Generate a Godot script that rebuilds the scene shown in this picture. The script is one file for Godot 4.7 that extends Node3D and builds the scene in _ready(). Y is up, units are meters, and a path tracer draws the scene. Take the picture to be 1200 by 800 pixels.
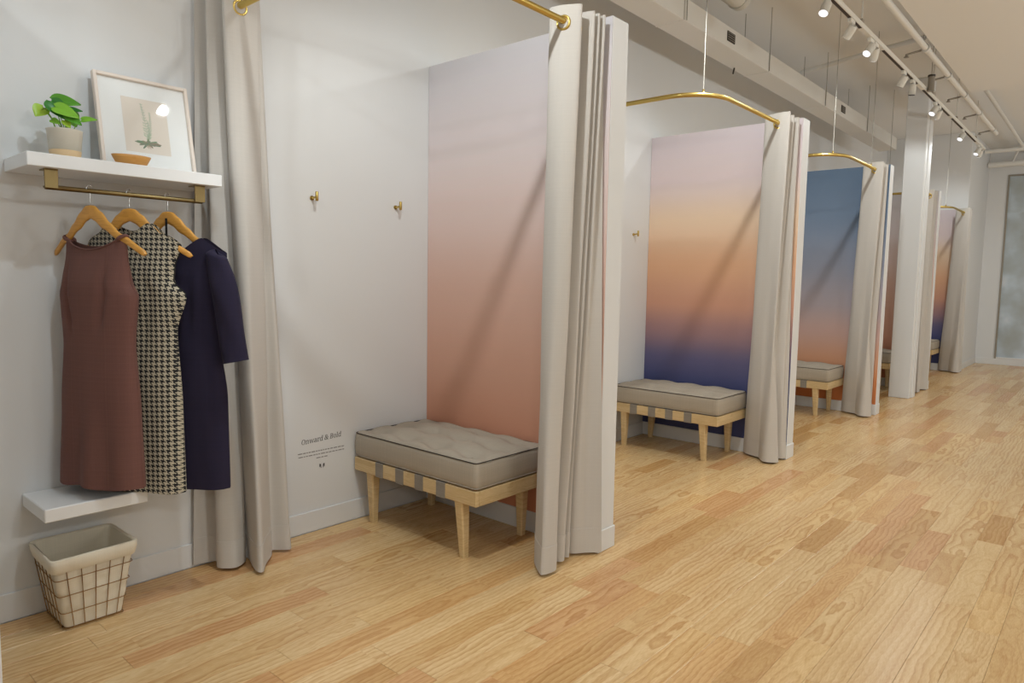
extends Node3D
# A row of fitting rooms along a long wall. x runs from the back wall into the shop,
# -z runs down the row, y is up.

var M := {}
var used := {}
var rng := RandomNumberGenerator.new()
const CEIL := 3.55
const ROD_Y := 2.35
const LAMP := Color(0.93, 0.955, 0.955)
const HANGER_TOP := [[0.0, -0.058], [0.02, -0.060], [0.05, -0.082], [0.085, -0.118], [0.13, -0.157], [0.235, -0.218]]

# ------------------------------------------------------------------ naming
func numbered(called: String) -> String:
	if not used.has(called):
		used[called] = 0
		return called
	used[called] += 1
	return "%s_%03d" % [called, used[called]]

func tag(o: Node, label := "", category := "", group := "", kind := "") -> Node:
	if label != "": o.set_meta("label", label)
	if category != "": o.set_meta("category", category)
	if group != "": o.set_meta("group", group)
	if kind != "": o.set_meta("kind", kind)
	return o

func thing(called: String, label: String, category: String, at := Vector3.ZERO, turn := 0.0, group := "") -> Node3D:
	var o := Node3D.new()
	o.name = numbered(called)
	add_child(o)
	o.position = at
	o.rotation.y = turn
	tag(o, label, category, group)
	return o

func obj(called: String, mesh: Mesh, m: Material, parent: Node = null, at := Vector3.ZERO) -> MeshInstance3D:
	var o := MeshInstance3D.new()
	o.mesh = mesh
	if m != null: o.material_override = m
	if parent == null:
		o.name = numbered(called)
		add_child(o)
	else:
		o.name = called
		parent.add_child(o, true)
	o.position = at
	return o

func struct(called: String, mesh: Mesh, m: Material, at := Vector3.ZERO) -> MeshInstance3D:
	var o := obj(called, mesh, m, null, at)
	o.set_meta("kind", "structure")
	return o

# ------------------------------------------------------------------ mesh makers
func begin(smooth := false) -> SurfaceTool:
	var st := SurfaceTool.new()
	st.begin(Mesh.PRIMITIVE_TRIANGLES)
	st.set_smooth_group(0 if smooth else -1)
	return st

func done(st: SurfaceTool) -> ArrayMesh:
	st.generate_normals()
	return st.commit()

func tri_out(st: SurfaceTool, a: Vector3, b: Vector3, c: Vector3, centre: Vector3) -> void:
	var n := (c - a).cross(b - a)
	if n.dot((a + b + c) / 3.0 - centre) < 0.0:
		var t := b; b = c; c = t
	for p in [a, b, c]:
		st.set_uv(Vector2(p.x + p.z, p.y))
		st.add_vertex(p)

func quad_out(st: SurfaceTool, a: Vector3, b: Vector3, c: Vector3, d: Vector3, centre: Vector3) -> void:
	tri_out(st, a, b, c, centre)
	tri_out(st, a, c, d, centre)

func add_box(st: SurfaceTool, c: Vector3, s: Vector3, bevel := 0.002) -> void:
	var h := s * 0.5
	bevel = min(bevel, min(h.x, min(h.y, h.z)) * 0.9)
	var V := {}
	for i in [-1, 1]: for j in [-1, 1]: for k in [-1, 1]:
		var base := c + Vector3(i * h.x, j * h.y, k * h.z)
		V[[i, j, k, 0]] = base - Vector3(0, j * bevel, k * bevel)
		V[[i, j, k, 1]] = base - Vector3(i * bevel, 0, k * bevel)
		V[[i, j, k, 2]] = base - Vector3(i * bevel, j * bevel, 0)
	for s2 in [-1, 1]:
		quad_out(st, V[[s2, -1, -1, 0]], V[[s2, 1, -1, 0]], V[[s2, 1, 1, 0]], V[[s2, -1, 1, 0]], c)
		quad_out(st, V[[-1, s2, -1, 1]], V[[1, s2, -1, 1]], V[[1, s2, 1, 1]], V[[-1, s2, 1, 1]], c)
		quad_out(st, V[[-1, -1, s2, 2]], V[[1, -1, s2, 2]], V[[1, 1, s2, 2]], V[[-1, 1, s2, 2]], c)
	for a in [-1, 1]: for b in [-1, 1]:
		quad_out(st, V[[a, b, -1, 0]], V[[a, b, 1, 0]], V[[a, b, 1, 1]], V[[a, b, -1, 1]], c)
		quad_out(st, V[[a, -1, b, 0]], V[[a, 1, b, 0]], V[[a, 1, b, 2]], V[[a, -1, b, 2]], c)
		quad_out(st, V[[-1, a, b, 1]], V[[1, a, b, 1]], V[[1, a, b, 2]], V[[-1, a, b, 2]], c)
		for k in [-1, 1]:
			tri_out(st, V[[a, b, k, 0]], V[[a, b, k, 1]], V[[a, b, k, 2]], c)

func box(s: Vector3, bevel := 0.002, c := Vector3.ZERO) -> ArrayMesh:
	var st := begin()
	add_box(st, c, s, bevel)
	return done(st)

func span(a: Vector3, b: Vector3, bevel := 0.002) -> ArrayMesh:
	return box((b - a).abs(), bevel, (a + b) * 0.5)

# closed or open grid of points, smooth; flip turns it inside out
func add_grid(st: SurfaceTool, P: Array, flip := false, uvs: Array = []) -> void:
	var rows := P.size()
	var cols: int = P[0].size()
	for i in rows - 1:
		for j in cols - 1:
			var q := [[i, j], [i, j + 1], [i + 1, j + 1], [i, j], [i + 1, j + 1], [i + 1, j]]
			if flip: q = [[i, j], [i + 1, j + 1], [i, j + 1], [i, j], [i + 1, j], [i + 1, j + 1]]
			for k in q:
				if uvs.is_empty(): st.set_uv(Vector2(float(k[1]) / (cols - 1), float(k[0]) / (rows - 1)))
				else: st.set_uv(uvs[k[0]][k[1]])
				st.add_vertex(P[k[0]][k[1]])

func add_tube(st: SurfaceTool, path: Array, r, sides := 10, caps := true) -> void:
	var n := path.size()
	var rings := []
	var t0: Vector3 = (path[1] - path[0]).normalized()
	var u := t0.cross(Vector3.UP if abs(t0.y) < 0.9 else Vector3.RIGHT).normalized()
	for i in n:
		var t: Vector3
		if i == 0: t = path[1] - path[0]
		elif i == n - 1: t = path[n - 1] - path[n - 2]
		else: t = (path[i + 1] - path[i]).normalized() + (path[i] - path[i - 1]).normalized()
		t = t.normalized()
		u = (u - t * u.dot(t)).normalized()
		var v := t.cross(u)
		var rr: float = r[i] if r is Array else r
		var ring := []
		for k in sides + 1:
			var a := TAU * (k % sides) / sides
			ring.append(path[i] + (u * cos(a) + v * sin(a)) * rr)
		rings.append(ring)
	add_grid(st, rings)
	if caps:
		for e in [0, n - 1]:
			var inside: Vector3 = path[1] if e == 0 else path[n - 2]
			for k in sides: tri_out(st, path[e], rings[e][k], rings[e][k + 1], inside)

func tube(path: Array, r, sides := 10, caps := true) -> ArrayMesh:
	var st := begin(true)
	add_tube(st, path, r, sides, caps)
	return done(st)

func add_lathe(st: SurfaceTool, prof: Array, segs := 32, c := Vector3.ZERO, sx := 1.0, sz := 1.0) -> void:
	var rings := []
	for p in prof:
		var ring := []
		for k in segs + 1:
			var a := TAU * (k % segs) / segs
			ring.append(c + Vector3(cos(a) * p.x * sx, p.y, sin(a) * p.x * sz))
		rings.append(ring)
	add_grid(st, rings)

func lathe(prof: Array, segs := 32, sx := 1.0, sz := 1.0) -> ArrayMesh:
	var st := begin(true)
	add_lathe(st, prof, segs, Vector3.ZERO, sx, sz)
	return done(st)

func ring_mesh(c: Vector3, axis: Vector3, R: float, r: float, n := 28) -> ArrayMesh:
	var u := axis.cross(Vector3.UP if abs(axis.y) < 0.9 else Vector3.RIGHT).normalized()
	var v := axis.normalized().cross(u)
	var pts := []
	for k in n + 1: pts.append(c + (u * cos(TAU * k / n) + v * sin(TAU * k / n)) * R)
	return tube(pts, r, 8, false)

func arr(flat: Array) -> Array:
	var o := []
	for i in range(0, flat.size(), 2): o.append(Vector2(flat[i], flat[i + 1]))
	return o

func spline2(P: Array, per := 6) -> Array:
	var out := []
	var n := P.size()
	for i in n - 1:
		var p0: Vector2 = P[max(i - 1, 0)]
		var p1: Vector2 = P[i]
		var p2: Vector2 = P[i + 1]
		var p3: Vector2 = P[min(i + 2, n - 1)]
		for k in per:
			out.append(p1.cubic_interpolate(p2, p0, p3, float(k) / per))
	out.append(P[n - 1])
	return out

func lut(K: Array, x: float) -> float:     # K = [[x, y], ...] eased between the keys
	if x <= K[0][0]: return K[0][1]
	for i in K.size() - 1:
		if x <= K[i + 1][0]:
			var t: float = (x - K[i][0]) / (K[i + 1][0] - K[i][0])
			return lerp(K[i][1], K[i + 1][1], t * t * (3 - 2 * t) * 0.6 + t * 0.4)
	return K[-1][1]

# ------------------------------------------------------------------ materials
func mat(c: Color, rough := 0.6, metal := 0.0) -> StandardMaterial3D:
	var m := StandardMaterial3D.new()
	m.albedo_color = c
	m.roughness = rough
	m.metallic = metal
	return m

func c255(r: float, g: float, b: float) -> Color:
	return Color(r / 255.0, g / 255.0, b / 255.0)

func weave_image(n: int, warp: float, seed_: int) -> Image:
	var im := Image.create(n, n, false, Image.FORMAT_RGB8)
	var r := RandomNumberGenerator.new()
	r.seed = seed_
	var rows := []
	var cols := []
	for i in n:
		rows.append(r.randf())
		cols.append(r.randf())
	for y in n:
		for x in n:
			var w: float = (rows[y] if (x / 2 + y / 2) % 2 == 0 else cols[x])
			var v: float = 1.0 - warp * (0.55 * w + 0.3 * (0.5 * rows[y] + 0.5 * cols[x]) + 0.15 * r.randf())
			im.set_pixel(x, y, Color(v, v, v))
	return im

func fabric(c: Color, warp := 0.25, scale := 3.0, seed_ := 1) -> StandardMaterial3D:
	var m := mat(c, 0.92)
	var im := weave_image(256, warp, seed_)
	im.generate_mipmaps()
	m.albedo_texture = ImageTexture.create_from_image(im)
	m.uv1_triplanar = true
	m.uv1_scale = Vector3.ONE * scale
	m.rim_enabled = true
	m.rim = 0.15
	m.rim_tint = 0.6
	return m

func paint(c: Color, rough := 0.75) -> StandardMaterial3D:
	var m := mat(c, rough)
	var nt := NoiseTexture2D.new()
	nt.width = 256
	nt.height = 256
	nt.seamless = true
	nt.as_normal_map = true
	nt.bump_strength = 0.6
	var fn := FastNoiseLite.new()
	fn.seed = 5
	fn.frequency = 0.06
	nt.noise = fn
	m.normal_enabled = true
	m.normal_texture = nt
	m.normal_scale = 0.12
	m.uv1_triplanar = true
	m.uv1_world_triplanar = true
	m.uv1_scale = Vector3.ONE * 2.0
	return m

func wood_atlas(w: int, strips: int, sh: int, light: Color, dark: Color, seed_: int, plank_w: float, length: float, grow: float) -> ImageTexture:
	var im := Image.create(w, strips * sh, false, Image.FORMAT_RGB8)
	var n1 := FastNoiseLite.new()
	n1.seed = seed_
	n1.frequency = 1.0
	n1.fractal_octaves = 2
	var n2 := FastNoiseLite.new()
	n2.seed = seed_ + 9
	n2.frequency = 1.0
	n2.fractal_octaves = 1
	var r := RandomNumberGenerator.new()
	r.seed = seed_
	for s in strips:
		var v0 := r.randf_range(-0.035, 0.035)
		var depth := r.randf_range(-0.02, 0.05)
		var slope := r.randf_range(-0.045, 0.045)
		if s % 3 == 2:
			v0 = r.randf_range(0.1, 0.3)
			slope *= 0.4
		var tone := r.randf_range(-0.06, 0.08)
		var step := grow * r.randf_range(1.1, 2.6)
		var deep := r.randf_range(0.3, 0.85)
		for x in w:
			var u := length * x / w
			var base := depth + slope * u + 0.028 * n1.get_noise_2d(u * 2.2, s * 7.0)
			var sway := 0.014 * n1.get_noise_2d(u * 3.0, s * 13.0 + 50.0)
			for y in sh:
				var v := plank_w * (float(y) / sh - 0.5)
				var q := v - v0 + sway
				var d := sqrt(q * q + base * base)
				d += 0.0055 * n1.get_noise_2d(u * 7.0, v * 38.0 + s * 31.0)
				var t: float = fposmod(d / step, 1.0)
				var line: float = t * t * (1.0 - smoothstep(0.86, 1.0, t))
				var pore := n2.get_noise_2d(u * 30.0, v * 1100.0 + s * 91.0)
				var k: float = clamp(0.12 + tone + 0.85 * deep * line + 0.18 * pore + 0.16 * n1.get_noise_2d(u * 1.4, v * 14.0 + s * 5.0), 0.0, 1.0)
				im.set_pixel(x, s * sh + y, light.lerp(dark, k))
	im.generate_mipmaps()
	return ImageTexture.create_from_image(im)

func gradient_mat(stops: Array, rough := 0.8) -> StandardMaterial3D:
	# printed wall covering: stops = [height above the floor, r, g, b]; v runs with the height
	var im := Image.create(8, 512, false, Image.FORMAT_RGB8)
	for y in 512:
		var h := 2.44 * (1.0 - y / 511.0)
		var c: Color = c255(stops[0][1], stops[0][2], stops[0][3])
		for i in stops.size() - 1:
			var a: Array = stops[i]
			var b: Array = stops[i + 1]
			if h <= a[0] and h >= b[0]:
				var t: float = (a[0] - h) / (a[0] - b[0])
				t = lerp(t, t * t * (3 - 2 * t), 0.4)
				c = c255(a[1], a[2], a[3]).lerp(c255(b[1], b[2], b[3]), t)
		if h < stops[-1][0]: c = c255(stops[-1][1], stops[-1][2], stops[-1][3])
		for x in 8: im.set_pixel(x, y, c)
	var m := mat(Color.WHITE, rough)
	m.albedo_texture = ImageTexture.create_from_image(im)
	m.texture_repeat = false
	return m

func make_materials() -> void:
	M.wall = paint(c255(226, 226, 226))
	M.ceiling = paint(c255(238, 237, 235), 0.85)
	M.trim = mat(c255(228, 228, 228), 0.45)
	M.duct = mat(c255(226, 223, 217), 0.55)
	M.shelf = mat(c255(240, 240, 240), 0.35)
	M.curtain = fabric(c255(206, 200, 193), 0.045, 5.2, 3)
	M.curtain.backlight_enabled = true
	M.curtain.backlight = Color(0.12, 0.11, 0.10)
	M.hem = fabric(c255(207, 201, 194), 0.045, 5.2, 4)
	M.gold = mat(c255(204, 178, 104), 0.3, 1.0)
	M.brass = mat(c255(140, 122, 84), 0.42, 1.0)
	M.steel = mat(c255(200, 200, 200), 0.25, 1.0)
	M.white_metal = mat(c255(225, 222, 214), 0.45)
	M.grey_metal = mat(c255(150, 142, 130), 0.5)
	M.wire_white = mat(c255(150, 145, 136), 0.9)
	M.dark = mat(c255(48, 44, 40), 0.5)
	M.track_slot = mat(c255(58, 48, 40), 0.7)
	M.cushion = fabric(c255(192, 181, 165), 0.14, 5.0, 7)
	M.piping = mat(c255(58, 50, 43), 0.8)
	M.strap = fabric(c255(160, 152, 142), 0.2, 5.0, 8)
	M.birch = mat(Color.WHITE, 0.45)
	M.birch.albedo_texture = wood_atlas(256, 2, 64, c255(226, 200, 154), c255(196, 164, 112), 21, 0.12, 1.0, 0.012)
	M.birch.uv1_triplanar = true
	M.birch.uv1_scale = Vector3(1.1, 5.0, 1.1)
	M.hanger_wood = M.birch.duplicate()
	M.hanger_wood.albedo_color = c255(255, 214, 138)
	M.hanger_wood.roughness = 0.3
	M.brown = fabric(c255(124, 84, 76), 0.16, 6.0, 11)
	M.brown_inner = fabric(c255(72, 46, 42), 0.16, 6.0, 12)
	M.navy = fabric(c255(36, 29, 58), 0.2, 6.0, 13)
	M.black = mat(c255(26, 24, 26), 0.85)
	M.tag_white = mat(c255(230, 228, 222), 0.8)
	M.linen_liner = fabric(c255(236, 226, 206), 0.06, 5.0, 15)
	M.wire = mat(c255(150, 112, 62), 0.45, 0.6)
	M.pot = mat(c255(216, 208, 192), 0.85)
	M.pot_band = mat(c255(222, 190, 146), 0.6)
	M.soil = mat(c255(58, 44, 34), 1.0)
	M.frame_wood = mat(c255(232, 218, 206), 0.5)
	M.mat_board = mat(c255(240, 240, 238), 0.9)
	M.bowl = M.birch.duplicate()
	M.bowl.albedo_color = c255(246, 206, 148)
	M.ink = mat(c255(84, 80, 80), 0.9)
	M.lens = mat(Color.WHITE, 0.4)
	M.lens.emission_enabled = true
	M.lens.emission = c255(240, 244, 255)
	M.lens.emission_energy_multiplier = 5.0
	# houndstooth
	var n := 8
	var im := Image.create(n * 8, n * 8, false, Image.FORMAT_RGB8)
	for y in n * 8:
		for x in n * 8:
			var cx: int = (x / 8) % 8
			var cy: int = (y / 8) % 8
			var fx: int = x * 8 / (n * 8)
			var fy: int = y * 8 / (n * 8)
			var vert: bool = fx < 4
			var horz: bool = fy < 4
			var twill: bool = posmod(fx - fy, 4) < 2
			var darkk: bool = (vert if twill else horz)
			var g := 0.92 + 0.08 * sin(x * 1.7 + y * 0.9)
			im.set_pixel(x, y, c255(28, 28, 32) if darkk else Color(0.80 * g, 0.76 * g, 0.67 * g))
	im.generate_mipmaps()
	M.hound = mat(Color.WHITE, 0.95)
	M.hound.albedo_texture = ImageTexture.create_from_image(im)
	M.hound.rim_enabled = true
	M.hound.rim = 0.1

# ------------------------------------------------------------------ light
func track_spot(called_label: String, at: Vector3, aim: Vector3, energy: float, angle: float, lit := true, group := "", colour := LAMP) -> void:
	var t := thing("track_spotlight", called_label, "spotlight", at, 0.0, group)
	var dir := (aim - at).normalized()
	obj("adapter", span(Vector3(-0.014, -0.03, -0.045), Vector3(0.014, 0.0, 0.045), 0.004), M.white_metal, t)
	obj("stem", tube([Vector3(0, -0.03, 0), Vector3(0, -0.065, 0)], 0.007, 8), M.white_metal, t)
	var p := Vector3(0, -0.07, 0)
	var back := p - dir * 0.035
	var front := p + dir * 0.055
	var st := begin(true)
	add_tube(st, [back, back + dir * 0.004, back + dir * 0.02, front], [0.018, 0.025, 0.029, 0.029], 18)
	obj("head", done(st), M.white_metal, t)
	obj("lens", tube([front + dir * 0.0005, front + dir * 0.003], 0.025, 18), M.lens if lit else M.dark, t)
	if not lit: return
	var s := SpotLight3D.new()
	s.name = "light"
	t.add_child(s, true)
	s.position = front + dir * 0.015
	s.look_at_from_position(s.global_position, s.global_position + dir * 1.0, Vector3.UP if abs(dir.y) < 0.98 else Vector3.RIGHT)
	s.light_energy = energy
	s.light_color = colour
	s.spot_angle = angle
	s.spot_angle_attenuation = 0.6
	s.spot_range = 16.0
	s.spot_attenuation = 2.0
	s.light_size = 0.03
	s.shadow_enabled = true

func fill_globe(which: String, at: Vector3, energy: float) -> void:  # globe lamps added out of view as fill for ceiling and walls
	var t := thing("added_fill_lamp", which + " added white glass fill globe from the front, over the shop floor out of view", "lamp", at, 0.0, "added fill globes over the shop floor")
	var sp := SphereMesh.new()
	sp.radius = 0.11
	sp.height = 0.22
	var gl := mat(c255(240, 240, 240), 0.4)
	gl.emission_enabled = true
	gl.emission = c255(236, 244, 255)
	gl.emission_energy_multiplier = 1.5
	obj("globe", sp, gl, t)
	obj("cord", tube([Vector3(0, 0.11, 0), Vector3(0, 3.3 - at.y, 0)], 0.004, 8), M.white_metal, t)
	var l := OmniLight3D.new()
	l.name = "light"
	t.add_child(l, true)
	l.light_energy = energy
	l.light_color = LAMP
	l.light_size = 0.10
	l.omni_range = 16.0
	l.omni_attenuation = 2.0
	l.shadow_enabled = true

# ------------------------------------------------------------------ curtains
func curtain_shell(T: Array, B: Array, ytop: float, ybot: float, y0: float, y1: float, th: float, rows: int, ease_: float) -> ArrayMesh:
	var ts := spline2(T)
	var bs := spline2(B)
	var n := ts.size()
	var front := []
	var backs := []
	for i in rows + 1:
		var y: float = lerp(y0, y1, float(i) / rows)
		var f: float = pow(clamp((ytop - y) / (ytop - ybot), 0.0, 1.0), ease_)
		var fr := []
		var bk := []
		for j in n:
			var p: Vector2 = ts[j].lerp(bs[j], f)
			var a: Vector2 = ts[max(j - 1, 0)].lerp(bs[max(j - 1, 0)], f)
			var b: Vector2 = ts[min(j + 1, n - 1)].lerp(bs[min(j + 1, n - 1)], f)
			var d := (b - a).normalized()
			var nn := Vector2(-d.y, d.x) * th * 0.5
			# slow ripples down the cloth
			var rip := 0.004 * sin(y * 5.0 + j * 0.35) * f
			p += Vector2(-d.y, d.x) * rip
			fr.append(Vector3(p.x + nn.x, y, p.y + nn.y))
			bk.append(Vector3(p.x - nn.x, y, p.y - nn.y))
		front.append(fr)
		backs.append(bk)
	var st := begin(true)
	add_grid(st, front)
	add_grid(st, backs, true)
	st.set_smooth_group(-1)
	var sides := [[], [], [], []]
	for i in rows + 1:
		sides[0].append([front[i][0], backs[i][0]])
		sides[1].append([front[i][n - 1], backs[i][n - 1]])
	add_grid(st, sides[0], true)
	add_grid(st, sides[1])
	for j in n:
		sides[2].append([front[0][j], backs[0][j]])
		sides[3].append([front[rows][j], backs[rows][j]])
	add_grid(st, sides[2])
	add_grid(st, sides[3], true)
	return done(st)

func curtain(label: String, T: Array, B: Array, dz: float, rings: Array, axis: Vector3, group := "curtains on the fitting room rods") -> void:
	var t := thing("curtain", label, "curtain", Vector3(0, 0, dz), 0.0, group)
	obj("panel", curtain_shell(T, B, 2.415, 0.015, 2.415, 0.016, 0.003, 40, 1.15), M.curtain, t)
	obj("hem", curtain_shell(T, B, 2.415, 0.015, 0.13, 0.0145, 0.0066, 4, 1.15), M.hem, t)
	for p in rings:
		obj("grommet", ring_mesh(Vector3(p.x, ROD_Y - 0.008, p.y), axis, 0.027, 0.006), M.gold, t)

func rod(label: String, z: float, x: float, z_end: float, R: float, wires: Array) -> void:
	var t := thing("curtain_rod", label, "curtain rod", Vector3.ZERO, 0.0, "brass fitting room curtain rods")
	var path := [Vector3(0.004, ROD_Y, z), Vector3(x - R - 0.1, ROD_Y, z)]
	for k in 13:
		var a := PI / 2 * k / 12
		path.append(Vector3(x - R + R * sin(a), ROD_Y, z - R + R * cos(a)))
	path.append(Vector3(x, ROD_Y, z - R - 0.1))
	path.append(Vector3(x, ROD_Y, z_end + 0.004))
	obj("pole", tube(path, 0.0135, 14), M.gold, t)
	obj("wall_flange", tube([Vector3(0.0, ROD_Y, z), Vector3(0.008, ROD_Y, z)], 0.032, 20), M.gold, t)
	obj("end_flange", tube([Vector3(x, ROD_Y, z_end), Vector3(x, ROD_Y, z_end + 0.008)], 0.032, 20), M.gold, t)
	for w in wires:
		obj("suspension_wire", tube([Vector3(w.x, ROD_Y + 0.008, w.y), Vector3(w.x, CEIL, w.y)], 0.0022, 6), M.wire_white, t)
		obj("wire_clamp", tube([Vector3(w.x, ROD_Y + 0.012, w.y), Vector3(w.x, ROD_Y + 0.03, w.y)], 0.007, 8), M.gold, t)

# ------------------------------------------------------------------ partitions and benches
func partition(label: String, z: float, mural: Material) -> void:
	# z: its near (mural) face
	var t := thing("partition_wall", label, "partition", Vector3(0, 0, z), 0.0, "fitting room partitions")
	obj("panel", span(Vector3(0.002, 0.0, -0.13), Vector3(1.2, 2.43, -0.002), 0.004), M.wall, t)
	if mural != null:
		var st := begin()
		var a := Vector3(0.002, 0.105, 0.0)
		var b := Vector3(1.1985, 2.428, 0.0)
		add_sheet(st, a, b)
		obj("mural", done(st), mural, t)
	var st2 := begin()
	add_box(st2, Vector3(0.603, 0.052, 0.002), Vector3(1.2, 0.104, 0.008), 0.003)
	add_box(st2, Vector3(0.603, 0.052, -0.132), Vector3(1.2, 0.104, 0.008), 0.003)
	add_box(st2, Vector3(1.202, 0.052, -0.065), Vector3(0.008, 0.104, 0.142), 0.003)
	obj("baseboard", done(st2), M.trim, t)

func add_sheet(st: SurfaceTool, a: Vector3, b: Vector3) -> void:
	# an upright sheet 3 mm thick whose face (towards +z) carries v = height
	var f := [Vector3(a.x, a.y, 0.001), Vector3(b.x, a.y, 0.001), Vector3(b.x, b.y, 0.001), Vector3(a.x, b.y, 0.001)]
	for k in [0, 2, 1, 0, 3, 2]:
		st.set_uv(Vector2((f[k].x - a.x), 1.0 - f[k].y / 2.44))
		st.add_vertex(f[k])
	for s in [[0, 1], [1, 2], [2, 3], [3, 0]]:
		var p: Vector3 = f[s[0]]
		var q: Vector3 = f[s[1]]
		var p2 := p - Vector3(0, 0, 0.003)
		var q2 := q - Vector3(0, 0, 0.003)
		for v in [p, q, q2, p, q2, p2]:
			st.set_uv(Vector2(0.5, 1.0 - v.y / 2.44))
			st.add_vertex(v)

func cushion_mesh(sx: float, sy: float, sz: float, r: float) -> ArrayMesh:
	var st := begin(true)
	var h := Vector3(sx, sy, sz) * 0.5
	var nx := 56
	var nz := 36
	var ny := 10
	var defs := [[Vector3(1, 0, 0), Vector3(0, 0, 1), Vector3(0, 1, 0), nx, nz], [Vector3(1, 0, 0), Vector3(0, 0, 1), Vector3(0, -1, 0), nx, nz],
		[Vector3(1, 0, 0), Vector3(0, 1, 0), Vector3(0, 0, 1), nx, ny], [Vector3(1, 0, 0), Vector3(0, 1, 0), Vector3(0, 0, -1), nx, ny],
		[Vector3(0, 0, 1), Vector3(0, 1, 0), Vector3(1, 0, 0), nz, ny], [Vector3(0, 0, 1), Vector3(0, 1, 0), Vector3(-1, 0, 0), nz, ny]]
	for d in defs:
		var P := []
		for i in d[3] + 1:
			var row := []
			for j in d[4] + 1:
				var p: Vector3 = (d[0] * (2.0 * i / d[3] - 1.0) + d[1] * (2.0 * j / d[4] - 1.0) + d[2]) * h
				var inner := p.clamp(-h + Vector3.ONE * r, h - Vector3.ONE * r)
				var off := p - inner
				var q := inner + off.normalized() * r if off.length() > 1e-6 else p
				var fx := q.x / h.x
				var fz := q.z / h.z
				var edge: float = (1.0 - pow(abs(fx), 6)) * (1.0 - pow(abs(fz), 6))
				if q.y > 0.0:
					var k: float = smoothstep(0.0, h.y, q.y)
					q.y += 0.024 * edge * k
					for ix in 4:
						for iz in 3:
							var cx := -h.x + sx * (ix + 0.5) / 4.0
							var cz := -h.z + sz * (iz + 0.5) / 3.0
							var dd := Vector2(q.x - cx, q.z - cz).length()
							q.y -= k * (0.028 * exp(-dd * dd / 0.0032) + 0.014 * exp(-pow((q.z - cz) / 0.03, 2)) * exp(-dd * dd / 0.02))
				var bul: float = 0.006 * (1.0 - pow(q.y / h.y, 2))
				if abs(fx) > 0.97: q.x += sign(q.x) * bul
				if abs(fz) > 0.95: q.z += sign(q.z) * bul
				row.append(q)
			P.append(row)
		var nrm: Vector3 = d[0].cross(d[1])
		add_grid(st, P, nrm.dot(d[2]) < 0.0)
	return done(st)

func piping_loop(sx: float, sz: float, y: float, r: float) -> ArrayMesh:
	var pts := []
	var hx := sx * 0.5 - r
	var hz := sz * 0.5 - r
	for q in 4:
		var cx: float = [hx, -hx, -hx, hx][q]
		var cz: float = [hz, hz, -hz, -hz][q]
		for k in 7:
			var a := PI / 2 * (q + k / 6.0)
			pts.append(Vector3(cx + r * cos(a), y, cz + r * sin(a)))
	pts.append(pts[0])
	return tube(pts, 0.0024, 6, false)

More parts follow.
